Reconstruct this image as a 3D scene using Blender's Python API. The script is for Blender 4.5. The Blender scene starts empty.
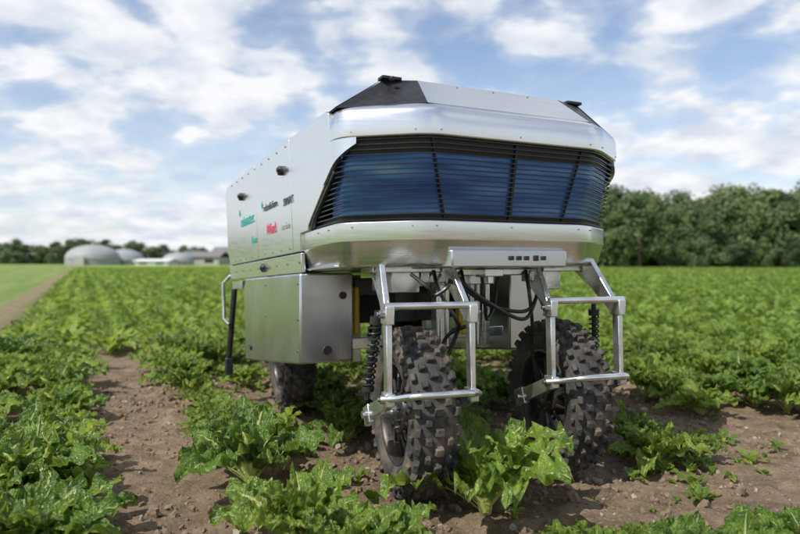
import bpy, bmesh, math, random
from mathutils import Vector, Matrix, noise, Euler
random.seed(7)
D = bpy.data
scene = bpy.context.scene
R = math.radians
TH = R(26)
OX, OY = 0.047, 2.77
CT, ST = math.cos(TH), math.sin(TH)
def uv2xy(u, v): return (OX+CT*u-ST*v, OY+ST*u+CT*v)
def xy2uv(x, y):
    x -= OX; y -= OY
    return (CT*x+ST*y, -ST*x+CT*y)

# ------------------------------------------------------------ materials
def new_mat(name):
    m = D.materials.new(name); m.use_nodes = True
    nt = m.node_tree
    return m, nt, nt.nodes["Principled BSDF"]
def N(nt, t, **kw):
    n = nt.nodes.new(t)
    for k, v in kw.items(): setattr(n, k, v)
    return n
def ramp(nt, stops, interp='LINEAR'):
    r = nt.nodes.new("ShaderNodeValToRGB"); r.color_ramp.interpolation = interp
    e = r.color_ramp.elements
    while len(e) < len(stops): e.new(0.5)
    for i, (p, c) in enumerate(stops):
        e[i].position = p
        e[i].color = (c[0], c[1], c[2], 1) if not isinstance(c, (int, float)) else (c, c, c, 1)
    return r
def simple_mat(name, col, rough=0.5, metal=0.0, var=0.15, scale=20, bump=0.0, dust=0.0, dustcol=(.25, .18, .12), stretch=(1, 1, 1), rv=.08):
    m, nt, b = new_mat(name)
    tc = N(nt, "ShaderNodeTexCoord"); mp = N(nt, "ShaderNodeMapping"); mp.inputs["Scale"].default_value = stretch
    nt.links.new(tc.outputs["Object"], mp.inputs[0])
    n = N(nt, "ShaderNodeTexNoise"); n.inputs["Scale"].default_value = scale; n.inputs["Detail"].default_value = 6
    nt.links.new(mp.outputs[0], n.inputs["Vector"])
    lo = [c*(1-var) for c in col]; hi = [min(1, c*(1+var)) for c in col]
    r = ramp(nt, [(0.3, lo), (0.7, hi)])
    nt.links.new(n.outputs["Fac"], r.inputs[0])
    out = r.outputs[0]
    if dust > 0:
        n2 = N(nt, "ShaderNodeTexNoise"); n2.inputs["Scale"].default_value = 9; n2.inputs["Detail"].default_value = 8
        nt.links.new(tc.outputs["Object"], n2.inputs["Vector"])
        r2 = ramp(nt, [(0.45, 0.0), (0.7, dust)])
        nt.links.new(n2.outputs["Fac"], r2.inputs[0])
        mx = N(nt, "ShaderNodeMix", data_type='RGBA')
        nt.links.new(r2.outputs[0], mx.inputs[0]); nt.links.new(out, mx.inputs[6]); mx.inputs[7].default_value = (*dustcol, 1)
        out = mx.outputs[2]
    nt.links.new(out, b.inputs["Base Color"])
    r3 = ramp(nt, [(0.3, max(0, rough-rv)), (0.7, min(1, rough+rv))])
    nt.links.new(n.outputs["Fac"], r3.inputs[0]); nt.links.new(r3.outputs[0], b.inputs["Roughness"])
    b.inputs["Metallic"].default_value = metal
    if bump > 0:
        bp = N(nt, "ShaderNodeBump"); bp.inputs["Strength"].default_value = bump; bp.inputs["Distance"].default_value = 0.01
        nt.links.new(n.outputs["Fac"], bp.inputs["Height"]); nt.links.new(bp.outputs[0], b.inputs["Normal"])
    return m

M_alu = simple_mat("brushed_aluminium", (.78, .79, .80), .25, .95, .035, 5, stretch=(1, 1, 22), rv=.04)
M_alu2 = simple_mat("aluminium_frame", (.76, .77, .78), .26, .93, .08, 12, dust=.35)
M_alud = simple_mat("aluminium_box", (.58, .59, .60), .27, .95, .04, 4, dust=.08, rv=.04)
M_black = simple_mat("black_plastic", (.018, .018, .02), .42, 0, .3, 30)
M_slat = simple_mat("slat_black", (.010, .010, .012), .35, 0, .3, 30)
M_dark = simple_mat("dark_cavity", (.008, .008, .009), .8, 0, .2, 10)
M_rubber = simple_mat("tyre_rubber", (.036, .034, .032), .75, 0, .3, 40, bump=.3, dust=.75, dustcol=(.18, .14, .10))
M_rim = simple_mat("rim_black", (.025, .025, .027), .4, .4, .3, 30, dust=.3)
M_yellow = simple_mat("yellow_paint", (.60, .40, .02), .45, 0, .1, 10, dust=.2)
M_steel = simple_mat("steel_bolt", (.35, .35, .36), .35, 1, .1, 20)
M_teal = simple_mat("teal_print", (.0, .33, .28), .5, 0, .05, 10)
M_red = simple_mat("red_print", (.55, .02, .08), .5, 0, .05, 10)
M_ink = simple_mat("dark_print", (.02, .04, .05), .5, 0, .05, 10)
M_grey = simple_mat("grey_print", (.3, .32, .33), .5, 0, .05, 10)

def blue_mat():
    m, nt, b = new_mat("blue_tinted_panel")
    tc = N(nt, "ShaderNodeTexCoord")
    mp = N(nt, "ShaderNodeMapping"); mp.inputs["Scale"].default_value = (1.0, 1.0, 6)
    nt.links.new(tc.outputs["Object"], mp.inputs[0])
    n = N(nt, "ShaderNodeTexNoise"); n.inputs["Scale"].default_value = 2.2; n.inputs["Detail"].default_value = 3
    nt.links.new(mp.outputs[0], n.inputs["Vector"])
    r = ramp(nt, [(0.30, (.02, .07, .32)), (0.50, (.06, .17, .56)), (0.66, (.15, .34, .78)), (.78, (.35, .55, .90))])
    nt.links.new(n.outputs["Fac"], r.inputs[0]); nt.links.new(r.outputs[0], b.inputs["Base Color"])
    b.inputs["Roughness"].default_value = .28
    b.inputs["Metallic"].default_value = .5
    return m
M_blue = blue_mat()

def leaf_mat(name, dark, light, rib, trans=.3):
    m, nt, b = new_mat(name)
    uv = N(nt, "ShaderNodeUVMap"); sp = N(nt, "ShaderNodeSeparateXYZ"); nt.links.new(uv.outputs[0], sp.inputs[0])
    def math_(op, a, bb=None, clamp=False):
        x = N(nt, "ShaderNodeMath", operation=op); x.use_clamp = clamp
        for i, q in enumerate((a, bb)):
            if q is None: continue
            if isinstance(q, (int, float)): x.inputs[i].default_value = q
            else: nt.links.new(q, x.inputs[i])
        return x.outputs[0]
    ax = math_('ABSOLUTE', math_('SUBTRACT', sp.outputs[0], .5))
    mid = math_('SUBTRACT', 1.35, math_('MULTIPLY', ax, 18), True)
    pet = math_('SUBTRACT', 1, math_('MULTIPLY', sp.outputs[1], 14), True)
    mid = math_('MAXIMUM', mid, pet)
    ph = math_('SUBTRACT', math_('MULTIPLY', sp.outputs[1], 9), math_('MULTIPLY', ax, 5))
    fr = math_('ABSOLUTE', math_('SUBTRACT', math_('FRACT', ph), .5))
    vein = math_('SUBTRACT', 1, math_('MULTIPLY', fr, 9), True)
    vein2 = math_('MULTIPLY', vein, .32)
    ribf = math_('MAXIMUM', mid, vein2)
    tc = N(nt, "ShaderNodeTexCoord")
    n = N(nt, "ShaderNodeTexNoise"); n.inputs["Scale"].default_value = 14; n.inputs["Detail"].default_value = 4
    nt.links.new(tc.outputs["Object"], n.inputs["Vector"])
    oi = N(nt, "ShaderNodeObjectInfo")
    s = math_('ADD', n.outputs["Fac"], math_('MULTIPLY', math_('SUBTRACT', oi.outputs["Random"], .5), .4))
    r = ramp(nt, [(0.3, dark), (0.72, light)]); nt.links.new(s, r.inputs[0])
    mx = N(nt, "ShaderNodeMix", data_type='RGBA'); nt.links.new(ribf, mx.inputs[0]); nt.links.new(r.outputs[0], mx.inputs[6]); mx.inputs[7].default_value = (*rib, 1)
    nt.links.new(mx.outputs[2], b.inputs["Base Color"])
    b.inputs["Roughness"].default_value = .34
    n2 = N(nt, "ShaderNodeTexNoise"); n2.inputs["Scale"].default_value = 55; n2.inputs["Detail"].default_value = 2
    nt.links.new(tc.outputs["Object"], n2.inputs["Vector"])
    hh = math_('SUBTRACT', n2.outputs["Fac"], math_('MULTIPLY', ribf, .8))
    bp = N(nt, "ShaderNodeBump"); bp.inputs["Strength"].default_value = .9; bp.inputs["Distance"].default_value = .015
    nt.links.new(hh, bp.inputs["Height"]); nt.links.new(bp.outputs[0], b.inputs["Normal"])
    tr = N(nt, "ShaderNodeBsdfTranslucent")
    hs = N(nt, "ShaderNodeHueSaturation"); hs.inputs["Value"].default_value = 2.1; hs.inputs["Hue"].default_value = .475
    nt.links.new(mx.outputs[2], hs.inputs["Color"]); nt.links.new(hs.outputs[0], tr.inputs[0])
    ms = N(nt, "ShaderNodeMixShader"); ms.inputs[0].default_value = trans
    out = nt.nodes["Material Output"]
    nt.links.new(b.outputs[0], ms.inputs[1]); nt.links.new(tr.outputs[0], ms.inputs[2]); nt.links.new(ms.outputs[0], out.inputs[0])
    return m
M_leaf = leaf_mat("beet_leaf", (.07, .145, .017), (.20, .30, .038), (.42, .48, .18), .36)
M_leaff = leaf_mat("beet_leaf_field", (.105, .19, .022), (.23, .34, .05), (.28, .38, .10), .36)

def tree_mat(name, a, b_):
    m, nt, b = new_mat(name)
    tc = N(nt, "ShaderNodeTexCoord")
    n = N(nt, "ShaderNodeTexNoise"); n.inputs["Scale"].default_value = .35; n.inputs["Detail"].default_value = 4
    nt.links.new(tc.outputs["Object"], n.inputs["Vector"])
    oi = N(nt, "ShaderNodeObjectInfo")
    ad = N(nt, "ShaderNodeMath", operation='MULTIPLY_ADD'); ad.inputs[1].default_value = .7
    nt.links.new(oi.outputs["Random"], ad.inputs[0]); nt.links.new(n.outputs["Fac"], ad.inputs[2])
    r = ramp(nt, [(0.45, a), (1.1, b_)]); nt.links.new(ad.outputs[0], r.inputs[0])
    nt.links.new(r.outputs[0], b.inputs["Base Color"]); b.inputs["Roughness"].default_value = .7
    return m
M_tree = tree_mat("tree_foliage", (.030, .060, .022), (.10, .15, .045))
M_bark = simple_mat("bark", (.08, .06, .045), .9, 0, .3, 3)

# ------------------------------------------------------------ mesh builder
class B:
    def __init__(s): s.v = []; s.f = []
    def add(s, vs, fs):
        o = len(s.v); s.v += [Vector(p) for p in vs]; s.f += [tuple(i+o for i in f) for f in fs]
    def box(s, c, size, rot=None):
        x, y, z = [q/2 for q in size]
        vs = [Vector(p) for p in [(-x,-y,-z),(x,-y,-z),(x,y,-z),(-x,y,-z),(-x,-y,z),(x,-y,z),(x,y,z),(-x,y,z)]]
        if rot is not None: vs = [rot @ p for p in vs]
        s.add([p+Vector(c) for p in vs], [(0,3,2,1),(4,5,6,7),(0,1,5,4),(1,2,6,5),(2,3,7,6),(3,0,4,7)])
    def beam(s, a, b, w, h, side=(1, 0, 0), w2=None, h2=None):
        a = Vector(a); b = Vector(b); d = (b-a).normalized(); sd = Vector(side)
        sd = (sd-d*sd.dot(d)).normalized(); up = d.cross(sd)
        w2 = w2 or w; h2 = h2 or h
        vs = []
        for p, ww, hh in ((a, w, h), (b, w2, h2)):
            for i, j in ((-1,-1),(1,-1),(1,1),(-1,1)): vs.append(p+sd*ww/2*i+up*hh/2*j)
        s.add(vs, [(0,3,2,1),(4,5,6,7),(0,1,5,4),(1,2,6,5),(2,3,7,6),(3,0,4,7)])
    def tube(s, pts, r, n=12, cap=True):
        pts = [Vector(p) for p in pts]; vs = []; fs = []
        prev = None
        for i, p in enumerate(pts):
            d = (pts[min(i+1, len(pts)-1)]-pts[max(i-1, 0)]).normalized()
            if prev is None:
                a = Vector((0, 0, 1)) if abs(d.z) < .9 else Vector((1, 0, 0))
            else: a = prev
            x = (a-d*a.dot(d)).normalized(); y = d.cross(x); prev = x
            rr = r[i] if isinstance(r, (list, tuple)) else r
            for k in range(n):
                t = 2*math.pi*k/n; vs.append(p+x*rr*math.cos(t)+y*rr*math.sin(t))
        for i in range(len(pts)-1):
            for k in range(n):
                k2 = (k+1) % n; fs.append((i*n+k, i*n+k2, (i+1)*n+k2, (i+1)*n+k))
        if cap:
            fs.append(tuple(range(n-1, -1, -1))); fs.append(tuple((len(pts)-1)*n+k for k in range(n)))
        s.add(vs, fs)
    def revolve(s, prof, n=48, closed=False):
        m = len(prof); vs = []; fs = []
        for k in range(n):
            t = 2*math.pi*k/n
            for x, r in prof: vs.append((x, r*math.cos(t), r*math.sin(t)))
        for k in range(n):
            k2 = (k+1) % n
            for i in range(m if closed else m-1):
                j = (i+1) % m
                fs.append((k*m+i, k*m+j, k2*m+j, k2*m+i))
        s.add(vs, fs)
    def prism(s, poly, axis, a, b):
        n = len(poly); vs = []
        for q in (a, b):
            for p in poly:
                vs.append({'x': (q, p[0], p[1]), 'y': (p[0], q, p[1]), 'z': (p[0], p[1], q)}[axis])
        fs = [tuple(range(n)), tuple(range(2*n-1, n-1, -1))]
        for i in range(n):
            j = (i+1) % n; fs.append((i, i+n, j+n, j))
        s.add(vs, fs)
    def sweep(s, rows):
        m = len(rows[0]); vs = [p for r in rows for p in r]; fs = []
        for i in range(len(rows)-1):
            for k in range(m):
                k2 = (k+1) % m; fs.append((i*m+k, i*m+k2, (i+1)*m+k2, (i+1)*m+k))
        fs.append(tuple(range(m-1, -1, -1))); fs.append(tuple((len(rows)-1)*m+k for k in range(m)))
        s.add(vs, fs)
    def make(s, name, mat, parent=None, bevel=0, smooth=False, shear=0.0, seg=2, angle=40):
        me = D.meshes.new(name)
        vs = [(p.x, p.y, p.z-shear*p.y) for p in s.v]
        me.from_pydata(vs, [], s.f); me.update()
        bm = bmesh.new(); bm.from_mesh(me); bmesh.ops.recalc_face_normals(bm, faces=bm.faces); bm.to_mesh(me); bm.free()
        me.materials.append(mat)
        o = D.objects.new(name, me); scene.collection.objects.link(o)
        if parent: o.parent = parent
        if bevel:
            md = o.modifiers.new("bevel", 'BEVEL'); md.width = bevel; md.segments = seg; md.limit_method = 'ANGLE'; md.angle_limit = R(35)
        if smooth or bevel:
            for p in me.polygons: p.use_smooth = True
            try: me.set_sharp_from_angle(angle=R(angle))
            except Exception: pass
        return o
def empty(name, loc=(0, 0, 0), rz=0, parent=None):
    e = D.objects.new(name, None); scene.collection.objects.link(e); e.location = loc; e.rotation_euler = (0, 0, rz)
    e.empty_display_size = .1
    if parent: e.parent = parent
    return e

def round_poly(pts, r, n=5):
    out = [pts[0]]
    for i in range(1, len(pts)-1):
        p = Vector(pts[i]); a = Vector(pts[i-1])-p; b = Vector(pts[i+1])-p
        rr = min(r, a.length*.45, b.length*.45)
        p0 = p+a.normalized()*rr; p1 = p+b.normalized()*rr
        for k in range(n+1):
            t = k/n; q = p0*(1-t)**2+p*2*t*(1-t)+p1*t*t; out.append((q.x, q.y))
    out.append(pts[-1]); return out
def inset(path, d):
    out = []
    for i, p in enumerate(path):
        a = Vector(path[max(i-1, 0)]); b = Vector(path[min(i+1, len(path)-1)]); t = (b-a).normalized()
        nrm = Vector((-t.y, t.x))
        out.append((p[0]+nrm.x*d, p[1]+nrm.y*d))
    return out
SH = 0.045
# ------------------------------------------------------------ robot
robot = empty("agricultural_robot", (OX, OY, 0), TH)
def planc(z):
    t = max(0, min(1, (z-1.155)/(1.49-1.155)))
    L = lambda a, b: a+(b-a)*t
    return .385, L(.712, .737), L(.415, .430), L(0.0, -.05), L(-.19, -.25)
def plan(z, vs=0.0):
    cu, hs, hf, vc, vf = planc(z)
    vs = max(vs, vc+.15)
    return round_poly([(cu-hs, vs), (cu-hs, vc), (cu-hf, vf), (cu+hf, vf), (cu+hs, vc), (cu+hs, vs)], .08, 7)
def band(b, prof, vs, zref=None):
    cols = []
    for ins, z in prof:
        p = inset(plan(zref if zref else z, vs), ins); cols.append([(q[0], q[1], z) for q in p])
    rows = [[cols[k][i] for k in range(len(prof))] for i in range(len(cols[0]))]
    b.sweep(rows)
b = B(); band(b, [(0, 1.49), (-.004, 1.53), (0, 1.582), (.010, 1.603), (.035, 1.618), (.09, 1.63), (.09, 1.50), (.02, 1.482)], .10, 1.49)
b.make("upper_front_ring", M_alu, robot, bevel=.003, shear=SH)
b = B(); band(b, [(0, 1.158), (0, 1.082), (.006, 1.074), (.030, .992), (.045, .978), (.10, .976), (.10, 1.15), (.02, 1.165)], .48, 1.155)
b.make("lower_front_ring", M_alu, robot, bevel=.003, shear=SH)
ZC, SL_ = 1.425, .60
b = B()
P0 = plan(1.47, .12); half = len(P0)//2
P1 = inset(P0, -.0015); P2 = inset(P0, .022)
for idx in (list(range(0, half)), list(range(len(P0)-1, half-1, -1))):
    rows = []
    dense = []
    for a, c in zip(idx[:-1], idx[1:]):
        for k in range(4):
            t = k/4; dense.append(tuple(Vector(P1[a]).lerp(Vector(P1[c]), t))+tuple(Vector(P2[a]).lerp(Vector(P2[c]), t)))
    s = -(.12+.046); prev = None
    for q in dense:
        if prev is not None: s += (Vector(q[:2])-Vector(prev[:2])).length
        prev = q
        zl = ZC+SL_*s
        if zl > 1.488: break
        rows.append([(q[0], q[1], zl), (q[0], q[1], 1.491), (q[2], q[3], 1.491), (q[2], q[3], zl)])
    b.sweep(rows)
b.make("ring_corner_gussets", M_alu, robot, shear=SH, smooth=True)
def vstart(z): return -.046+(ZC-z)/SL_
# nose bottom housing
b = B(); b.prism([(.0, .0), (.09, -.192), (.68, -.192), (.77, .0)], 'z', .970, 1.042)
b.make("nose_housing", M_alud, robot, bevel=.006, shear=SH)
b = B()
for i, uu in enumerate((.38, .42, .46, .51, .55)):
    b.box((uu, -.194, 1.008), (.022, .012, .018 if i != 3 else .024))
b.make("connector_sockets", M_black, robot, bevel=.002, shear=SH)
b = B()
zs = [1.14, 1.22, 1.30, 1.38, 1.46, 1.51]
cols = [[(q[0], q[1], z) for q in inset(plan(z, .50), .085)] for z in zs]
m = len(cols[0]); vs = [p for c in cols for p in c]; fs = []
for i in range(len(zs)-1):
    for k in range(m-1): fs.append((i*m+k, i*m+k+1, (i+1)*m+k+1, (i+1)*m+k))
b.add(vs, fs); b.make("window_backing", M_dark, robot, shear=SH)
def facet_pt(i, t, z, ins):
    cu, hs, hf, vc, vf = planc(z)
    P = [(cu-hs, vc+.30), (cu-hs, vc), (cu-hf, vf), (cu+hf, vf), (cu+hs, vc)]
    a = Vector(P[i]); c = Vector(P[i+1]); d = (c-a).normalized(); n = Vector((-d.y, d.x))
    q = a.lerp(c, t)+n*ins
    return (q.x, q.y, z)
b = B()
z0, z1 = 1.190, 1.430
c0 = inset(plan(z0, .16), .036); c1 = inset(plan(z1, .10), .036); d0 = inset(plan(z0, .16), .046); d1 = inset(plan(z1, .10), .046)
rows = [[(c0[i][0], c0[i][1], z0), (c1[i][0], c1[i][1], z1), (d1[i][0], d1[i][1], z1), (d0[i][0], d0[i][1], z0)] for i in range(len(c0))]
b.sweep(rows)
b.make("blue_window_panels", M_blue, robot, smooth=True, shear=SH)
b = B()
nz = 17
for k in range(nz):
    z = 1.168+k*(1.480-1.168)/(nz-1)
    p0 = plan(z, max(.02, vstart(z)+.02))
    a = inset(p0, .009); c = inset(p0, .019)
    rows = [[(a[i][0], a[i][1], z-.0021), (a[i][0], a[i][1], z+.0021), (c[i][0], c[i][1], z+.0026), (c[i][0], c[i][1], z-.0012)] for i in range(len(a))]
    b.sweep(rows)
b.make("grille_slats", M_slat, robot, shear=SH)
b = B()
b.beam(facet_pt(2, .5, 1.15, .026), facet_pt(2, .5, 1.49, .026), .012, .014)
b.beam(facet_pt(2, .12, 1.16, .026), facet_pt(2, .03, 1.48, .026), .007, .010)
b.beam(facet_pt(2, .84, 1.16, .026), facet_pt(2, .91, 1.48, .026), .007, .010)
for z0, z1 in ((1.155, 1.190), (1.430, 1.49)):
    cols = [[(q[0], q[1], z) for q in inset(plan(z, .05 if z0 > 1.3 else .44), .03)] for z in (z0, z1)]
    m = len(cols[0]); b.add(cols[0]+cols[1], [(k, k+1, m+k+1, m+k) for k in range(m-1)])
b.make("window_posts", M_black, robot, shear=SH)
def upl(z): return -.360+(1.62-z)/(1.62-1.04)*.026
def side_panel(name, poly, mat, thick=.02, out=0.0, bevel=.003):
    for sgn in (1, -1):
        bb = B(); n = len(poly); vs = []
        for t in (0, thick):
            for (v, z) in poly:
                u = upl(z)-out+t
                if sgn < 0: u = .77-u
                vs.append((u, v, z))
        fs = [tuple(range(n)), tuple(range(2*n-1, n-1, -1))]+[(i, i+n, (i+1) % n+n, (i+1) % n) for i in range(n)]
        bb.add(vs, fs); bb.make(name, mat, robot, bevel=bevel, shear=SH)
zl0 = ZC-SL_*(.035+.046)
side_panel("side_panel_front", [(.035, 1.605), (.035, zl0), (vstart(1.20)-.01, 1.205), (vstart(1.18)-.005, 1.178), (vstart(1.18)+.0, 1.158), (.48, 1.155), (.485, 1.072), (.60, 1.072), (.60, 1.62), (.06, 1.62)], M_alu)
side_panel("side_panel_middle", [(.605, 1.072), (1.30, 1.072), (1.30, 1.62), (.605, 1.62)], M_alu)
side_panel("side_panel_rear", [(1.305, 1.072), (2.10, 1.072), (2.16, 1.15), (2.16, 1.56), (2.10, 1.61), (1.305, 1.62)], M_alu)
side_panel("side_lower_strip", [(.47, .972), (2.10, .972), (2.12, 1.064), (.47, 1.064)], M_alu, out=.004)
side_panel("window_end_trim", [(.03, zl0+.004), (vstart(1.20)-.006, 1.205), (vstart(1.18), 1.160), (vstart(1.18)-.03, 1.160), (vstart(1.20)-.03, 1.20), (.02, zl0-.018)], M_black, thick=.05, out=-.006)
# roof
b = B()
A = (-.345, -.02, 1.615); Bp = (-.03, -.205, 1.622); C = (.80, -.205, 1.622); Dp = (1.115, -.02, 1.615)
E = (-.13, .0, 1.758); F = (.90, .0, 1.758); E2 = (.015, -.03, 1.765); F2 = (.755, -.03, 1.765)
G = (-.1, 1.95, 1.66); H = (.87, 1.95, 1.66); RL = (-.345, 2.12, 1.605); RR = (1.115, 2.12, 1.605)
b.add([Bp, C, F2, E2, E, F, G, H, RL, RR, A, Dp], [(0,1,2,3), (3,2,5,7,6,4), (10,4,6,8), (5,11,9,7), (6,7,9,8)])
b.make("roof_panels", M_alu, robot, shear=SH)
b = B()
b.add([A, Bp, E2, E, C, Dp, F, F2], [(0,1,2,3), (4,5,6,7)])
b.add([(-.349, -.02, 1.619), (-.352, .34, 1.609), (-.13, .10, 1.764), (-.13, 0, 1.764)], [(0,1,2,3)])
b.add([(1.119, -.02, 1.619), (1.122, .34, 1.609), (.90, .10, 1.764), (.90, 0, 1.764)], [(0,1,2,3)])
b.make("roof_corner_covers", M_black, robot, shear=SH)
b = B()
b.box((-.10, -.0, 1.765), (.09, .05, .014)); b.box((.87, -.0, 1.765), (.09, .05, .014))
b.tube([(-.11, -.03, 1.755), (-.11, -.055, 1.752)], .010, 10)
b.make("roof_fittings", M_black, robot, bevel=.005, shear=SH)
b = B()
for t in (.25, .5, .75):
    p = Vector(Bp).lerp(Vector(C), t); q = Vector(E2).lerp(Vector(F2), t); n = Vector((0, -.63, .78))
    for w_ in (.9,):
        c = p.lerp(q, w_); b.tube([c-n*.002, c+n*.003], .0045, 8)
b.make("roof_bolts", M_steel, robot, shear=SH)
b = B(); b.prism([(-.33, 2.09), (1.10, 2.09), (1.10, 2.11), (-.33, 2.11)], 'z', 1.0, 1.61)
b.make("rear_wall", M_alu, robot, bevel=.003, shear=SH)
b = B(); b.prism([(-.31, 2.1), (-.31, .10), (.05, -.05), (.72, -.05), (1.08, .10), (1.08, 2.1)], 'z', .980, .99)
b.make("floor_plate", M_alud, robot, bevel=.002, shear=SH)
for sgn in (1, -1):
    b = B(); x0, x1 = (-.345, -.075) if sgn > 0 else (1.115, .845)
    b.prism([(.47, .54), (.47, .968), (1.60, .968), (1.66, .90), (1.60, .46)], 'x', x0, x1)
    b.make("battery_box", M_alud, robot, bevel=.010, shear=SH)
b = B()
b.tube([(-.21, .475, .60), (-.21, .462, .60)], .022, 16)
b.tube([(-.13, .475, .86), (-.13, .462, .86)], .018, 16)
b.tube([(-.343, 1.45, .55), (-.353, 1.45, .55)], .016, 16)
b.make("box_ports", M_black, robot, bevel=.001, shear=SH)
def side_pt(x, y):
    r = (x-400)/650; v = (-.268-2.617*r)/(.438+.899*r); Y = 2.617+.899*v
    return v, 1+(262-y)*Y/650+SH*v
b = B()
for (x, y) in ((243, 197), (283, 171), (262, 268)):
    v, z = side_pt(x, y); u = upl(z)
    b.tube([(u, v, z), (u-.018, v, z), (u-.022, v, z)], [.024, .024, .018], 18)
    b.tube([(u-.02, v-.02, z), (u-.034, v-.02, z)], .012, 10)
b.make("side_knobs", M_black, robot, bevel=.002, shear=SH)
b = B()
for v in [.66+.16*i for i in range(9)]:
    for z in (1.095, 1.598):
        b.tube([(upl(z), v, z), (upl(z)-.003, v, z)], .0055, 8)
for v in [.5+.2*i for i in range(9)]:
    b.tube([(upl(1.02)-.004, v, 1.02), (upl(1.02)-.008, v, 1.02)], .0055, 8)
for z in (.60, .75, .92):
    for v in (.50, 1.1): b.tube([(-.345, v, z), (-.349, v, z)], .006, 8)
for (i, tt) in ((0, (.15, .6)), (1, (.15, .85)), (2, (.06, .5, .94)), (3, (.15, .85))):
    for t in tt:
        for z in (1.138, 1.508):
            if i == 0 and z > 1.4: continue
            p = facet_pt(i, t, 1.155 if z < 1.3 else 1.49, .004); q = facet_pt(i, t, 1.155 if z < 1.3 else 1.49, -.004)
            b.tube([(p[0], p[1], z), (q[0], q[1], z)], .0032, 8)
b.make("bolts", M_steel, robot, shear=SH)
def text(name, s, x, y, size, mat):
    v, z = side_pt(x, y); c = D.curves.new(name, 'FONT'); c.body = s; c.size = size; c.extrude = .0008; c.align_x = 'CENTER'; c.align_y = 'CENTER'
    o = D.objects.new(name, c); scene.collection.objects.link(o); o.parent = robot
    M = Matrix(((0, 0, -1), (-1, 0, 0), (0, 1, 0))).to_4x4()
    M.translation = (upl(z)-.0032, v, z-SH*v)
    o.matrix_local = M @ Matrix.Rotation(SH*1.0, 4, 'Z') @ Matrix.Rotation(-.0448, 4, 'X'); c.materials.append(mat)
text("logo_teal", "adunatec", 247, 220, .095, M_teal)
text("logo_dark", "robotik farm", 270, 206, .055, M_ink)
text("logo_black", "SMART", 288, 201, .055, M_ink)
text("logo_red", "Wind", 270, 229, .085, M_red)
text("logo_grey", "vereine", 284, 226, .05, M_grey)
text("logo_teal_small", "futur", 253, 240, .06, M_teal)
b = B()
for (x, y, s) in ((262, 205, .018), (240, 213, .02)):
    v, z = side_pt(x, y); u = upl(z)-.002
    b.prism([(v-s, z), (v, z+s*1.3), (v+s, z), (v, z-s*1.3)], 'x', u, u+.001)
b.make("logo_leaf_marks", M_teal, robot, shear=SH)

# ---- wheels
def wheel(parent, Rr=.367, W=.19):
    b = B(); r0 = Rr-.024; w = W/2
    prof = [(-w*.80, .215), (-w*.98, .245), (-w*1.0, .285), (-w*.9, r0-.028), (-w*.62, r0-.007), (-w*.3, r0), (0, r0+.002), (w*.3, r0), (w*.62, r0-.007), (w*.9, r0-.028), (w*1.0, .285), (w*.98, .245), (w*.80, .215)]
    b.revolve(prof, 64, True); b.make("tyre", M_rubber, parent, smooth=True)
    b = B(); nk = 30
    def knob(t, x, r, sx, st, h, lean=0):
        Rm = Matrix.Rotation(t, 3, 'X') @ Matrix.Rotation(lean, 3, 'Y')
        base = Matrix.Rotation(t, 3, 'X') @ Vector((x, 0, r))
        a, c = sx/2, st/2; k = .78
        vs = [(-a, -c, -h*.6), (a, -c, -h*.6), (a, c, -h*.6), (-a, c, -h*.6), (-a*k, -c*k, h), (a*k, -c*k, h), (a*k, c*k, h), (-a*k, c*k, h)]
        jit = random.uniform(.9, 1.05)
        b.add([base+Rm @ (Vector(p)*jit) for p in vs], [(0,3,2,1),(4,5,6,7),(0,1,5,4),(1,2,6,5),(2,3,7,6),(3,0,4,7)])
    for k in range(nk):
        t = 2*math.pi*k/nk; hstep = math.pi/nk
        knob(t, 0, r0, .040, .036, .024)
        knob(t+hstep, -.040, r0-.003, .030, .035, .023, -.12)
        knob(t+hstep, .040, r0-.003, .030, .035, .023, .12)
        knob(t, -.074, r0-.017, .028, .042, .024, -.5)
        knob(t, .074, r0-.017, .028, .042, .024, .5)
        knob(t+hstep, -.092, r0-.045, .024, .028, .014, -1.1)
        knob(t+hstep, .092, r0-.045, .024, .028, .014, 1.1)
    b.make("tyre_knobs", M_rubber, parent, bevel=.003, seg=1)
    b = B()
    b.revolve([(-.078, .222), (-.078, .205), (-.06, .195), (.06, .195), (.078, .205), (.078, .222), (.05, .212), (-.05, .212)], 48, True)
    b.revolve([(-.075, .0), (-.075, .05), (-.06, .085), (-.03, .10), (.03, .10), (.06, .085), (.075, .05), (.075, 0)], 32)
    for k in range(12):
        t = 2*math.pi*k/12
        for sg in (-1, 1):
            p0 = (sg*.05, .09*math.cos(t), .09*math.sin(t)); t2 = t+sg*.18
            b.tube([p0, (sg*.03, .2*math.cos(t2), .2*math.sin(t2))], .009, 6)
    b.make("rim_and_hub", M_rim, parent, bevel=.002)
    b = B()
    b.revolve([(-.09, .0), (-.09, .03), (-.078, .045), (-.074, .045)], 24)
    b.revolve([(.09, .0), (.09, .03), (.078, .045), (.074, .045)], 24)
    b.revolve([(-.081, .218), (-.081, .209), (-.077, .209), (-.077, .218)], 48, True)
    for k in range(8):
        t = 2*math.pi*k/8
        for s_ in (-1, 1): b.tube([(s_*.07, .065*math.cos(t), .065*math.sin(t)), (s_*.082, .065*math.cos(t), .065*math.sin(t))], .007, 6)
    b.make("hub_cap", M_steel, parent, smooth=True)

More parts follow.
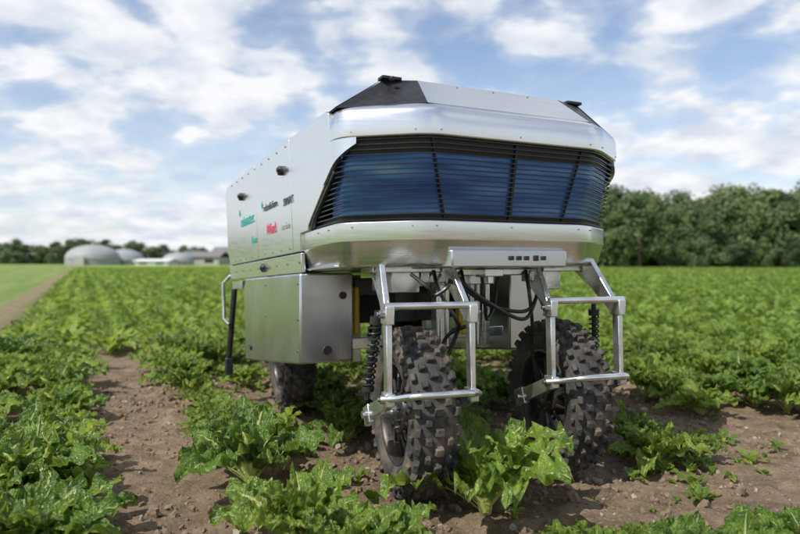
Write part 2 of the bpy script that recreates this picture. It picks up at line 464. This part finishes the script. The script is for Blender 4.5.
def wheel_unit(name, u, v, rz, sh, shocks=(-1,)):
    e = empty(name, (u, v, 0), rz, robot)
    wz = empty("wheel", (0, 0, .362), 0, e); wz.rotation_euler = (random.random(), 0, 0)
    wheel(wz)
    b = B(); zt = .985-sh
    for s in (-1, 1):
        x = .172*s
        b.beam((x, -.25, .475), (x, -.235, .80), .024, .046, side=(1, 0, 0))
        b.beam((x, -.235, .775), (x*.86, -.03, zt), .026, .05, side=(1, 0, 0), h2=.095)
        b.beam((x, -.215, .80), (x*.86, .10, zt), .018, .030, side=(1, 0, 0))
        b.box((x, -.238, .795), (.036, .075, .07)); b.box((x, -.25, .475), (.038, .07, .05))
        b.beam((x, -.25, .47), (x*1.06, .0, .362), .024, .058, side=(1, 0, 0), h2=.066)
        b.beam((x*1.06, -.03, .375), (x*1.06, .05, .34), .028, .08, side=(1, 0, 0))
        b.prism([(-.23, .80), (-.23, .84), (-.02, .93), (.02, .93), (-.10, .84)], 'x', x*.93-.004, x*.93+.004)
    b.box((0, .10, zt-.015), (.34, .20, .03))
    b.box((0, .12, zt-.07), (.13, .09, .10))
    b.make("fork_frame", M_alu2, e, bevel=.004)
    b = B()
    b.tube([(-.19, -.255, .83), (.19, -.255, .83)], .0145, 14)
    b.tube([(-.20, -.26, .478), (-.15, -.30, .485), (-.12, -.375, .505), (-.08, -.392, .51), (.08, -.392, .51), (.12, -.375, .505), (.15, -.30, .485), (.20, -.26, .478)], .0135, 12)
    b.tube([(-.215, 0, .362), (.215, 0, .362)], .016, 12)
    b.make("cross_tubes", M_alu2, e, smooth=True)
    b = B()
    for s in (-1, 1):
        for (y, z) in ((-.25, .475), (-.238, .80), (0, .362)):
            b.tube([(s*.17, y, z), (s*(.205), y, z)], .017, 6)
            b.tube([(s*.17, y, z), (s*(.215), y, z)], .009, 8)
    b.make("frame_bolts", M_steel, e, bevel=.001)
    b = B()
    for s in shocks:
        p0 = Vector((s*.20, -.02, .43)); p1 = Vector((s*.165, -.06, .80))
        b.tube([p0, p1], .011, 10)
        pts = []; turns = 11
        d = (p1-p0); ax = d.normalized(); xx = Vector((0, 1, 0)); xx = (xx-ax*xx.dot(ax)).normalized(); yy = ax.cross(xx)
        for i in range(turns*12+1):
            t = i/(turns*12); a = t*turns*2*math.pi
            pts.append(p0+d*(.15+.7*t)+xx*.022*math.cos(a)+yy*.022*math.sin(a))
        b.tube(pts, .0045, 6)
        b.tube([p0+d*.10, p0+d*.15], .026, 14); b.tube([p0+d*.85, p0+d*.93], .026, 14)
    b.make("suspension_springs", M_black, e, smooth=True)
    return e
wheel_unit("front_wheel_unit", 0, 0, R(-9), 0, (-1,))
wheel_unit("front_wheel_unit", .80, .02, R(-9), 0, (1,))
wheel_unit("rear_wheel_unit", 0, 1.78, R(-4), .07)
wheel_unit("rear_wheel_unit", .77, 1.78, R(-4), .07)

# underbody mechanics
b = B()
for u in (.30, .47, .56):
    b.box((u, .30, .78), (.045, .06, .40)); b.box((u+.001, .268, .78), (.018, .01, .36))
for u in (.335, .51): b.tube([(u, .27, .60), (u, .27, .96)], .012, 12)
b.box((.385, .34, .66), (.62, .05, .05)); b.box((.385, .05, .955), (.60, .10, .03))
b.box((.385, .75, .60), (.95, .06, .06)); b.box((.385, 1.25, .55), (.95, .06, .06))
b.box((.385, .22, .93), (.16, .12, .06)); b.box((.12, .02, .935), (.09, .07, .05)); b.box((.66, .02, .935), (.09, .07, .05))
b.box((.385, -.02, .95), (.10, .08, .035)); b.tube([(.385, -.02, .90), (.385, -.02, .95)], .022, 14)
for u in (.15, .62): b.box((u, 1.0, .72), (.05, .05, .5)); b.box((u, .9, .90), (.12, .4, .08))
b.make("tool_frame", M_alu2, robot, bevel=.004, shear=SH)
b = B()
for (u, v) in ((-.02, .60), (.42, .28), (.64, .42)):
    b.box((u, v, .78), (.045, .05, .24)); b.tube([(u, v-.03, .66), (u, v-.03, .90)], .014, 12)
b.make("yellow_actuators", M_yellow, robot, bevel=.006, shear=SH)
b = B()
b.box((.385, .40, .84), (.10, .10, .20)); b.box((.2, .5, .80), (.12, .12, .16)); b.tube([(.385, .3, .94), (.385, .3, .98)], .05, 16)
b.box((.385, 1.1, .8), (.6, .5, .2)); b.box((.02, .62, .90), (.10, .10, .09))
b.tube([(-.30, 2.13, .95), (-.31, 2.17, .72), (-.33, 2.2, .40)], .022, 8); b.box((-.33, 2.19, .36), (.05, .05, .12))
b.make("black_modules", M_black, robot, bevel=.006, shear=SH)
b = B(); b.tube([(-.33, 2.13, 1.0), (-.37, 2.17, .95), (-.37, 2.17, .70), (-.34, 2.14, .66)], .014, 8)
b.box((-.31, 1.95, .93), (.03, .3, .05)); b.make("rear_bracket", M_alu2, robot, bevel=.002, shear=SH)
def bez(pts, n=14):
    out = []
    P = [Vector(pts[0])]+[Vector(p) for p in pts]+[Vector(pts[-1])]
    for i in range(1, len(P)-2):
        for k in range(n):
            t = k/n; a, b_, c, d = P[i-1:i+3]
            out.append(.5*((2*b_)+(-a+c)*t+(2*a-5*b_+4*c-d)*t*t+(-a+3*b_-3*c+d)*t**3))
    out.append(P[-2]); return out
b = B()
hoses = [
 [(.14, -.06, .97), (.20, -.13, .88), (.34, -.10, .81), (.52, -.10, .78), (.62, -.06, .85), (.66, -.02, .97)],
 [(.16, -.06, .97), (.19, -.14, .90), (.30, -.13, .83), (.50, -.10, .745), (.60, -.06, .80), (.68, -.02, .97)],
 [(.10, -.02, .96), (.08, -.10, .88), (.14, -.14, .76), (.22, -.02, .70), (.16, .02, .52), (.10, .02, .40)],
 [(.25, .0, .96), (.22, -.08, .88), (.27, -.05, .74), (.20, .05, .66), (.11, .04, .45)],
 [(.60, .0, .96), (.56, -.08, .86), (.60, -.05, .72), (.66, .03, .60), (.70, .04, .42)],
 [(-.05, -.1, .95), (-.02, -.18, .90), (.04, -.12, .86), (.10, -.14, .90), (.16, -.06, .95)],
 [(.42, .1, .96), (.44, .1, .80), (.52, .2, .72), (.60, .25, .80), (.62, .25, .95)],
]
for h in hoses: b.tube(bez(h), .0085, 8)
b.make("cable_hoses", M_black, robot, smooth=True)

# ------------------------------------------------------------ ground
def gh(x, y):
    u, v = xy2uv(x, y)
    d = math.hypot(x, y)
    z = 0
    if d < 14:
        f = max(0, 1-d/14)
        z += .012*noise.noise(Vector((x*3, y*3, 0)))+.022*noise.noise(Vector((x*9, y*9, 1)))*min(1, f*2)
        z += .022*abs(noise.noise(Vector((x*22, y*22, 2))))*min(1, f*1.6)
        for uu in (0, .77, -.9):
            z -= .018*math.exp(-((u-uu)/.10)**2)
    return z-.008
def axis(lo_f, hi_f, step, lo, hi, g):
    a = []
    x = lo_f
    while x <= hi_f: a.append(x); x += step
    s = step; x = a[-1]
    while x < hi: s *= g; x += s; a.append(x)
    s = step; x = a[0]; pre = []
    while x > lo: s *= g; x -= s; pre.append(x)
    return pre[::-1]+a
xs = axis(-2.2, 3.0, .018, -1800, 1800, 1.12); ys = axis(1.6, 5.2, .018, -60, 2500, 1.10)
vs = [(x, y, gh(x, y)) for y in ys for x in xs]; nx = len(xs)
fs = [(j*nx+i, j*nx+i+1, (j+1)*nx+i+1, (j+1)*nx+i) for j in range(len(ys)-1) for i in range(nx-1)]
me = D.meshes.new("field_ground"); me.from_pydata(vs, [], fs); me.update()
for p in me.polygons: p.use_smooth = True
ground = D.objects.new("field_ground", me); scene.collection.objects.link(ground)
def ground_mat():
    m, nt, b = new_mat("field_soil")
    tc = N(nt, "ShaderNodeTexCoord"); O = tc.outputs["Object"]
    def noise_(sc, det=6, vec=O, rough=.6):
        n = N(nt, "ShaderNodeTexNoise"); n.inputs["Scale"].default_value = sc; n.inputs["Detail"].default_value = det; n.inputs["Roughness"].default_value = rough
        nt.links.new(vec, n.inputs["Vector"]); return n.outputs["Fac"]
    def mixc(f, a, c):
        x = N(nt, "ShaderNodeMix", data_type='RGBA')
        for i, q in ((0, f), (6, a), (7, c)):
            if isinstance(q, tuple): x.inputs[i].default_value = (*q, 1)
            else: nt.links.new(q, x.inputs[i])
        return x.outputs[2]
    def mr(val, a, c, lo=0, hi=1):
        x = N(nt, "ShaderNodeMapRange"); x.inputs[1].default_value = a; x.inputs[2].default_value = c; x.inputs[3].default_value = lo; x.inputs[4].default_value = hi
        nt.links.new(val, x.inputs[0]); return x.outputs[0]
    soil = ramp(nt, [(.3, (.125, .088, .056)), (.5, (.22, .16, .105)), (.72, (.32, .24, .165))])
    nt.links.new(noise_(7, 10), soil.inputs[0])
    soil2 = mixc(mr(noise_(60, 4), .56, .74), soil.outputs[0], (.38, .30, .215))
    soil2 = mixc(mr(noise_(38, 3), .60, .70, 0, .8), soil2, (.095, .064, .042))
    mp = N(nt, "ShaderNodeMapping", vector_type='POINT'); mp.inputs["Rotation"].default_value = (0, 0, -TH)
    mp0 = N(nt, "ShaderNodeMapping"); mp0.inputs["Location"].default_value = (-OX, -OY, 0)
    nt.links.new(O, mp0.inputs[0]); nt.links.new(mp0.outputs[0], mp.inputs[0])
    sp = N(nt, "ShaderNodeSeparateXYZ"); nt.links.new(mp.outputs[0], sp.inputs[0])
    U, V = sp.outputs[0], sp.outputs[1]
    st = N(nt, "ShaderNodeMapping"); st.inputs["Scale"].default_value = (1, .05, 1); nt.links.new(mp.outputs[0], st.inputs[0])
    fld = ramp(nt, [(.3, (.11, .19, .027)), (.7, (.19, .27, .048))])
    nt.links.new(noise_(.35, 6, st.outputs[0]), fld.inputs[0])
    ln = N(nt, "ShaderNodeVectorMath", operation='LENGTH'); nt.links.new(O, ln.inputs[0]); dist = ln.outputs["Value"]
    col = mixc(mr(dist, 7, 18, 0, .8), soil2, (.08, .13, .028))
    fldf = mixc(mr(noise_(.02, 3), .4, .65), fld.outputs[0], (.20, .28, .06))
    col = mixc(mr(dist, 45, 85), col, fldf)
    grass = ramp(nt, [(.3, (.12, .18, .045)), (.7, (.21, .27, .08))]); nt.links.new(noise_(1.2, 8, st.outputs[0]), grass.inputs[0])
    un = N(nt, "ShaderNodeMath", operation='MULTIPLY_ADD'); un.inputs[1].default_value = .5
    nt.links.new(noise_(1.5, 4), un.inputs[0]); nt.links.new(U, un.inputs[2])
    left = mr(un.outputs[0], -2.60, -2.80)
    trk = mr(un.outputs[0], -2.0, -2.3)
    col = mixc(trk, col, mixc(mr(noise_(5), .4, .6), (.27, .21, .14), (.17, .16, .075)))
    col = mixc(left, col, grass.outputs[0])
    nt.links.new(col, b.inputs["Base Color"]); b.inputs["Roughness"].default_value = .95
    b.inputs["Specular IOR Level"].default_value = .15
    bp = N(nt, "ShaderNodeBump"); bp.inputs["Strength"].default_value = 1.0; bp.inputs["Distance"].default_value = .025
    nt.links.new(noise_(45, 8, rough=.7), bp.inputs["Height"]); nt.links.new(bp.outputs[0], b.inputs["Normal"])
    return m
me.materials.append(ground_mat())

# ------------------------------------------------------------ beet plants
def leaf(V, F, UV, az, el0, L, Wd, curl, rng, ns=13, nc=6, petf=.33, base=(0, 0, 0), fold=.25, amp=.018):
    o = len(V); x, z = 0.0, 0.0; el = el0
    ca, sa = math.cos(az), math.sin(az)
    ph = rng.random()*6; k1 = rng.uniform(15, 24); tw = rng.uniform(-.6, .6); sd0 = rng.random()*100
    for i in range(ns+1):
        t = i/ns
        if i > 0:
            ds = L/ns; el = el0-curl*(t**1.7); x += ds*math.cos(el); z += ds*math.sin(el)
        if t < petf: w = .009+.005*(1-t/petf); tb = 0
        else:
            tb = (t-petf)/(1-petf)
            w = .007+Wd*(math.sin(math.pi*min(1, tb**.8*.92+.05))**.7)*(1-.15*tb)
            if i == ns: w = .008
        up = Vector((-math.sin(el), 0, math.cos(el))); sd = Vector((0, 1, 0))
        tt = tw*tb; s2 = sd*math.cos(tt)+up*math.sin(tt); u2 = up*math.cos(tt)-sd*math.sin(tt)
        for j in range(nc+1):
            s = j/nc*2-1; g = min(1, tb*5)
            wav = amp*math.sin(k1*tb+ph+(1.6 if s > 0 else 0))*abs(s)**1.5*g
            wav += amp*1.4*noise.noise(Vector((tb*9+sd0, s*3.2, sd0)))*g*(.35+abs(s))
            wav += amp*.7*noise.noise(Vector((tb*20+sd0, s*7, 5)))*g
            p = Vector((x, 0, z))+s2*(w*s*(1+.12*g*noise.noise(Vector((tb*12, s*2+sd0, 3)))))+u2*(fold*w*abs(s)+wav)
            V.append((base[0]+p.x*ca-p.y*sa, base[1]+p.x*sa+p.y*ca, base[2]+p.z)); UV.append((j/nc, tb))
    for i in range(ns):
        for j in range(nc):
            a = o+i*(nc+1)+j; F.append((a, a+1, a+nc+2, a+nc+1))
def plant_mesh(name, seed, nl, H, ns, nc, mat, amp=.021):
    rng = random.Random(seed); V = []; F = []; UV = []
    for k in range(nl):
        q = k/nl
        az = k*2.39996+rng.uniform(-.35, .35)
        el = R(44+38*q+rng.uniform(-9, 9)); L = H*(1.10-.32*q)*rng.uniform(.82, 1.12)
        Wd = L*rng.uniform(.14, .19); curl = R(rng.uniform(40, 95))*(1-.5*q)
        leaf(V, F, UV, az, el, L, Wd, curl, rng, ns, nc, rng.uniform(.28, .40), (rng.uniform(-.012, .012), rng.uniform(-.012, .012), 0), rng.uniform(.15, .6), amp*L/.35)
    me = D.meshes.new(name); me.from_pydata(V, [], F); me.update()
    ul = me.uv_layers.new(name="UVMap")
    for lp in me.loops: ul.data[lp.index].uv = UV[lp.vertex_index]
    for p in me.polygons: p.use_smooth = True
    me.materials.append(mat); return me
near = [plant_mesh("beet_near_%d" % i, 10+i, 19+i % 3, .44, 26, 12, M_leaf) for i in range(6)]
col_far = D.collections.new("beet_variants")
for i in range(6):
    o = D.objects.new("beet_field_%d" % i, plant_mesh("beet_field_%d" % i, 50+i, 14, .40, 7, 4, M_leaff)); col_far.objects.link(o)
col_mid = D.collections.new("beet_variants_mid")
for i in range(6):
    o = D.objects.new("beet_mid_%d" % i, near[i]); col_mid.objects.link(o)

def instancer(name, pts, coll, mat=None):
    me = D.meshes.new(name); me.from_pydata([p[0] for p in pts], [], [])
    a = me.attributes.new("rot", 'FLOAT_VECTOR', 'POINT'); a.data.foreach_set("vector", [c for p in pts for c in p[1]])
    a = me.attributes.new("scl", 'FLOAT_VECTOR', 'POINT'); a.data.foreach_set("vector", [c for p in pts for c in p[2]])
    a = me.attributes.new("idx", 'INT', 'POINT'); a.data.foreach_set("value", [p[3] for p in pts])
    o = D.objects.new(name, me); scene.collection.objects.link(o)
    ng = D.node_groups.new(name+"_nodes", 'GeometryNodeTree')
    ng.interface.new_socket("Geometry", in_out='INPUT', socket_type='NodeSocketGeometry')
    ng.interface.new_socket("Geometry", in_out='OUTPUT', socket_type='NodeSocketGeometry')
    gi = ng.nodes.new("NodeGroupInput"); go = ng.nodes.new("NodeGroupOutput")
    ip = ng.nodes.new("GeometryNodeInstanceOnPoints"); ci = ng.nodes.new("GeometryNodeCollectionInfo")
    ci.inputs["Collection"].default_value = coll; ci.inputs["Separate Children"].default_value = True; ci.inputs["Reset Children"].default_value = True
    def na(n, t):
        x = ng.nodes.new("GeometryNodeInputNamedAttribute"); x.data_type = t; x.inputs["Name"].default_value = n; return x.outputs["Attribute"]
    L = ng.links.new
    L(gi.outputs[0], ip.inputs["Points"]); L(ci.outputs[0], ip.inputs["Instance"]); ip.inputs["Pick Instance"].default_value = True
    L(na("idx", 'INT'), ip.inputs["Instance Index"])
    e2r = ng.nodes.new("FunctionNodeEulerToRotation"); L(na("rot", 'FLOAT_VECTOR'), e2r.inputs[0]); L(e2r.outputs[0], ip.inputs["Rotation"])
    L(na("scl", 'FLOAT_VECTOR'), ip.inputs["Scale"]); L(ip.outputs[0], go.inputs[0])
    md = o.modifiers.new("instances", 'NODES'); md.node_group = ng
    return o
rng = random.Random(3)
pts_mid = []; pts_far = []
rows_u = [-.52, .30, 1.38]+[2.42+.5*i for i in range(220)]+[-1.42, -1.86]
fill_u = [-.95, -.12, .84, 1.90]
def addplant(u, v, s):
    x, y = uv2xy(u, v)
    if y < 1.0 or abs(x) > y*.80+3.5: return
    d = math.hypot(x, y)
    p = ((x, y, gh(x, y)-.005), (rng.uniform(-.10, .10), rng.uniform(-.10, .10), rng.uniform(0, 6.28)), (s, s, s*rng.uniform(.8, 1.1)), rng.randrange(6))
    (pts_mid if d < 7.5 else pts_far).append(p)
for u in rows_u+fill_u:
    v = -6+rng.random()*.2
    while v < 130:
        x, y = uv2xy(u, v); d = math.hypot(x, y)
        if d < 95:
            s = rng.uniform(.55, 1.0)
            if d < 7.5: s *= .90
            if d > 12: s *= 1.05
            if d > 30: s *= 1.2
            uu = u+rng.uniform(-.05, .05)
            ok = rng.random() > (.10 if d < 9 else .05)
            if u in fill_u and v < (5.2 if u < -.5 else 2.6): ok = False
            if u in (-.52, .30, 1.38) and v < .9: ok = False
            if u in (-.52, .30) and .9 < v < 3: s *= .78
            if u == 2.42 and v < 2.0 and rng.random() < .6: ok = False
            if x > .2 and y < 2.75 and u > 1: ok = False
            if u in (-1.42, -1.86) and y < 2.0: ok = False
            if ok: addplant(uu, v, s)
        v += (.25 if d < 10 else .28 if d < 30 else .42)*rng.uniform(.8, 1.25)
instancer("sugar_beet_rows", pts_mid, col_mid)
instancer("sugar_beet_field", pts_far, col_far)
def img2xy(px, py): Y = 650/(py-262); return ((px-400)/650*Y, Y)
for (px, py, s, k) in [(485, 516, 1.06, 0), (250, 486, .95, 1), (305, 552, .78, 2), (232, 458, .60, 5), (275, 450, .64, 0), (385, 572, .60, 3), (345, 576, .6, 1), (655, 466, .60, 4), (692, 462, .42, 5), (632, 448, .56, 2), (600, 565, .38, 1), (745, 590, .66, 3), (690, 572, .46, 0),
                       (815, 575, .58, 2), (560, 550, .26, 4), (640, 548, .28, 1), (25, 582, .75, 0), (-10, 520, .8, 4), (45, 505, .68, 2), (20, 470, .8, 3), (348, 440, .62, 4), (330, 418, .55, 1), (300, 410, .5, 3), (470, 578, .32, 3)]:
    x, y = img2xy(px, py)
    o = D.objects.new("sugar_beet_plant", near[k]); scene.collection.objects.link(o)
    o.location = (x, y, gh(x, y)-.005); o.rotation_euler = (0, 0, rng.uniform(0, 6.28)); o.scale = (s, s, s)
col_w = D.collections.new("weed_variants")
for i in range(4):
    o = D.objects.new("weed_%d" % i, plant_mesh("weed_%d" % i, 90+i, 6, .11, 6, 3, M_leaff)); col_w.objects.link(o)
pts = []
for i in range(620):
    u = rng.choice([rng.uniform(.5, 2.4), rng.uniform(.5, 2.4), rng.uniform(-.4, 2.3)]); v = rng.uniform(-1.3, 5); x, y = uv2xy(u, v)
    if y < 1.6: continue
    if noise.noise(Vector((x*2, y*2, 5))) < -.05 : continue
    s = rng.uniform(.2, .8); pts.append(((x, y, gh(x, y)), (0, 0, rng.uniform(0, 6.28)), (s, s, s), rng.randrange(4)))
instancer("weeds", pts, col_w)
M_clod = simple_mat("soil_clod", (.23, .165, .11), .95, 0, .35, 30, bump=.5)
M_stone = simple_mat("field_stone", (.31, .27, .21), .8, 0, .25, 20, bump=.3)
col_c = D.collections.new("clod_variants")
for i in range(8):
    bm = bmesh.new(); bmesh.ops.create_icosphere(bm, subdivisions=2, radius=1)
    for v in bm.verts:
        v.co *= 1+.55*noise.noise(v.co*1.3+Vector((i*7, 0, 0)))+.3*noise.noise(v.co*3+Vector((i*3, 2, 0))); v.co.z *= .65
    me = D.meshes.new("clod_%d" % i); bm.to_mesh(me); bm.free(); me.materials.append(M_stone if i == 7 else M_clod)
    o = D.objects.new("clod_%d" % i, me); col_c.objects.link(o)
pts = []
for i in range(18000):
    x = rng.uniform(-2.4, 3.6); y = rng.uniform(1.7, 7)
    if noise.noise(Vector((x*1.5, y*1.5, 9))) < rng.uniform(-.6, .3): continue
    s = .004+.014*rng.random()**3+(.016 if rng.random() < .03 else 0)
    pts.append(((x, y, gh(x, y)+s*.2), (rng.uniform(0, 3), rng.uniform(0, 3), rng.uniform(0, 6)), (s, s*rng.uniform(.7, 1.2), s), rng.randrange(8)))
instancer("soil_clods", pts, col_c)

# ------------------------------------------------------------ trees
def tree_mesh(name, seed, H, nleaf):
    rg = random.Random(seed)
    b = B(); b.tube([(0, 0, 0), (.1, .05, H*.3), (.05, .1, H*.7)], [H*.028, H*.02, H*.006], 7)
    for k in range(6):
        a = rg.random()*6.28; z = H*rg.uniform(.25, .55)
        b.tube([(0, 0, z), (math.cos(a)*H*.12, math.sin(a)*H*.12, z+H*.1), (math.cos(a)*H*.22, math.sin(a)*H*.22, z+H*.17)], [H*.011, H*.007, H*.003], 5)
    V = [tuple(p) for p in b.v]; F = list(b.f); nb = len(F)
    lobes = []
    for k in range(28):
        z = rg.uniform(.08, .92); rad = .31*math.sin(math.pi*min(1, (z+.06)**.85))**.6*H*rg.uniform(.3, 1)
        a = rg.random()*6.28; lobes.append((Vector((math.cos(a)*rad, math.sin(a)*rad, z*H)), H*rg.uniform(.07, .15)))
    for k in range(nleaf):
        c, r = rg.choice(lobes); d = Vector((rg.gauss(0, 1), rg.gauss(0, 1), rg.gauss(0, 1)+.25)).normalized()
        p = c+d*r*rg.uniform(.65, 1.12); n = (d+Vector((rg.gauss(0, .5), rg.gauss(0, .5), rg.gauss(0, .5)))).normalized()
        t = n.orthogonal().normalized(); t = Matrix.Rotation(rg.random()*6.28, 3, n) @ t; q = n.cross(t); s = H*rg.uniform(.010, .024)
        o = len(V); V += [tuple(p+t*s), tuple(p+q*s*.8), tuple(p-t*s*.9), tuple(p-q*s)]; F.append((o, o+1, o+2, o+3))
    me = D.meshes.new(name); me.from_pydata(V, [], F); me.materials.append(M_bark); me.materials.append(M_tree)
    for i, p in enumerate(me.polygons): p.material_index = 0 if i < nb else 1
    me.update(); return me
col_t = D.collections.new("tree_variants")
for i in range(5):
    o = D.objects.new("tree_%d" % i, tree_mesh("tree_%d" % i, 200+i, 14, 4600)); col_t.objects.link(o)
rt = random.Random(21); pts = []
for row in range(5):
    x = 18+row*1.3
    while x < 150:
        y = 118+row*5+rt.uniform(-2, 2)+.05*x
        prof = 1.06+.07*math.sin(x*.11-1.2)+.04*math.sin(x*.31)-.0009*max(0, x-55)
        s = prof*rt.uniform(.84, 1.06)*(.42 if row == 0 and rt.random() < .8 else .93+.045*row)
        pts.append(((x, y, -.3), (0, 0, rt.uniform(0, 6.28)), (s*1.1, s*1.1, s*1.02), rt.randrange(5))); x += rt.uniform(3.0, 5.0)
instancer("forest_edge", pts, col_t)
pts = []
for row in range(3):
    x = -330
    while x < 20:
        y = 300+row*14+rt.uniform(-4, 4); s = rt.uniform(.6, .95)*(1+.25*math.sin(x*.035+1))*.8
        pts.append(((x, y, -.5), (0, 0, rt.uniform(0, 6.28)), (s*1.5, s*1.5, s), rt.randrange(5))); x += rt.uniform(5, 9)
instancer("distant_treeline", pts, col_t)

# ------------------------------------------------------------ farm
M_dome = simple_mat("dome_membrane", (.27, .285, .285), .6, 0, .06, .3)
M_wallw = simple_mat("farm_wall", (.36, .35, .32), .8, 0, .08, .5)
M_roof = simple_mat("farm_roof", (.16, .15, .15), .7, 0, .1, .5)
M_white = simple_mat("white_sheet", (.6, .61, .61), .6, 0, .05, .5)
def dome(px, Y, rad, h):
    e = empty("biogas_dome", ((px-400)/650*Y, Y, 0))
    b = B(); n = 40; prof = [(rad, 0), (rad, h*.32), (rad*1.02, h*.32)]
    for k in range(9): a = k/8*math.pi/2; prof.append((rad*math.cos(a)+.001, h*.34+h*.66*math.sin(a)))
    vs = []; fs = []; m = len(prof)
    for i in range(n):
        t = 2*math.pi*i/n
        for r, z in prof: vs.append((r*math.cos(t), r*math.sin(t), z))
    for i in range(n):
        for k in range(m-1): j = (i+1) % n; fs.append((i*m+k, j*m+k, j*m+k+1, i*m+k+1))
    b.add(vs, fs); b.make("membrane", M_dome, e, smooth=True)
    b = B(); b.tube([(0, 0, h*.98), (0, 0, h+.5)], .5, 10); b.box((0, -rad-.6, h*.2), (3, 1, h*.4)); b.make("service_box", M_wallw, e)
dome(93, 210, 8.2, 6.6); dome(124, 222, 6.5, 5.4); dome(178, 215, 5.0, 4.2)
def barn(px, Y, w, d, hw, hr, mw, mr_, name="farm_building"):
    e = empty(name, ((px-400)/650*Y, Y, 0), R(-8))
    b = B(); b.box((0, 0, hw/2), (w, d, hw)); b.make("walls", mw, e)
    b = B(); b.prism([(-d/2-.5, hw-.1), (0, hr), (d/2+.5, hw-.1), (d/2+.5, hw+.2), (0, hr+.3), (-d/2-.5, hw+.2)], 'x', -w/2-.5, w/2+.5); b.make("roof", mr_, e)
    b = B()
    k = max(2, int(w/5))
    for i in range(k): b.box((-w/2+w*(i+.5)/k, -d/2-.03, hw*.5), (w/k*.45, .1, hw*.45))
    b.make("windows", M_dark, e)
barn(157, 205, 11, 7, 1.2, 1.7, M_white, M_white); barn(205, 225, 14, 9, 2.6, 4.4, M_wallw, M_roof); barn(228, 235, 9, 8, 4.0, 6.2, M_wallw, M_roof)

# ------------------------------------------------------------ world & light
SUN_EL = R(50); S = Vector((-.74, -.67, 0)).normalized()*math.cos(SUN_EL); S.z = math.sin(SUN_EL)
w = D.worlds.new("World"); scene.world = w; w.use_nodes = True; nt = w.node_tree
bg = nt.nodes["Background"]
sky = N(nt, "ShaderNodeTexSky"); sky.sky_type = 'NISHITA'; sky.sun_disc = False; sky.sun_elevation = SUN_EL; sky.sun_rotation = math.atan2(S.x, S.y)
sky.air_density = 1.0; sky.dust_density = .8; sky.ozone_density = 2.0
tc = N(nt, "ShaderNodeTexCoord"); sp = N(nt, "ShaderNodeSeparateXYZ"); nt.links.new(tc.outputs["Generated"], sp.inputs[0])
def wm(op, a, c=None, clamp=False):
    x = N(nt, "ShaderNodeMath", operation=op); x.use_clamp = clamp
    for i, q in enumerate((a, c)):
        if q is None: continue
        if isinstance(q, (int, float)): x.inputs[i].default_value = q
        else: nt.links.new(q, x.inputs[i])
    return x.outputs[0]
zz = wm('ADD', wm('MAXIMUM', sp.outputs[2], 0), .24)
cx = wm('DIVIDE', sp.outputs[0], zz); cy = wm('DIVIDE', sp.outputs[1], zz)
cb = N(nt, "ShaderNodeCombineXYZ"); nt.links.new(cx, cb.inputs[0]); nt.links.new(cy, cb.inputs[1])
def wn(sc, det, rough, off=(0, 0, 0), dist=0):
    mp = N(nt, "ShaderNodeMapping"); mp.inputs["Location"].default_value = off; nt.links.new(cb.outputs[0], mp.inputs[0])
    n = N(nt, "ShaderNodeTexNoise"); n.inputs["Scale"].default_value = sc; n.inputs["Detail"].default_value = det; n.inputs["Roughness"].default_value = rough; n.inputs["Distortion"].default_value = dist
    nt.links.new(mp.outputs[0], n.inputs["Vector"]); return n.outputs["Fac"]
big = wn(1.3, 3, .5, (3.1, 1.7, 0)); fine = wn(4.0, 12, .52, (0.4, 5.2, 0), .15)
mix_ = wm('ADD', wm('MULTIPLY', big, .45), wm('MULTIPLY', fine, .6))
cr = ramp(nt, [(.47, 0.10), (.525, .32), (.575, .90), (.62, 1.0)]); nt.links.new(mix_, cr.inputs[0])
hor = wm('MULTIPLY', wm('SUBTRACT', 1, wm('MULTIPLY', sp.outputs[2], 3.4), True), .55)
fac = wm('ADD', cr.outputs[0], hor, True)
ccol = ramp(nt, [(.36, (6.5, 7.1, 8.1)), (.60, (9.2, 9.3, 9.5))]); nt.links.new(wn(5.5, 6, .5, (7, 2, 0)), ccol.inputs[0])
skb = N(nt, "ShaderNodeMix", data_type='RGBA', blend_type='MULTIPLY'); skb.inputs[0].default_value = 1
nt.links.new(sky.outputs[0], skb.inputs[6]); skb.inputs[7].default_value = (1.55, 1.5, 1.5, 1)
mx = N(nt, "ShaderNodeMix", data_type='RGBA'); nt.links.new(fac, mx.inputs[0]); nt.links.new(skb.outputs[2], mx.inputs[6]); nt.links.new(ccol.outputs[0], mx.inputs[7])
nt.links.new(mx.outputs[2], bg.inputs[0]); bg.inputs[1].default_value = .105
ld = D.lights.new("sun", 'SUN'); ld.energy = 5.0; ld.angle = R(.6); ld.color = (1, .96, .89)
lo = D.objects.new("sun", ld); scene.collection.objects.link(lo); lo.rotation_euler = S.to_track_quat('Z', 'Y').to_euler(); lo.location = (0, 0, 20)

# ------------------------------------------------------------ camera
cd = D.cameras.new("camera"); cam = D.objects.new("camera", cd); scene.collection.objects.link(cam)
cam.location = (0, 0, 1.0); cam.rotation_euler = (R(90-.44), 0, 0); cd.lens = 29.25; cd.sensor_width = 36; cd.clip_end = 6000; cd.clip_start = .05
cd.dof.use_dof = True; cd.dof.focus_distance = 2.7; cd.dof.aperture_fstop = 1.8
scene.camera = cam
scene.view_settings.view_transform = 'Standard'; scene.view_settings.look = 'None'; scene.view_settings.exposure = 0
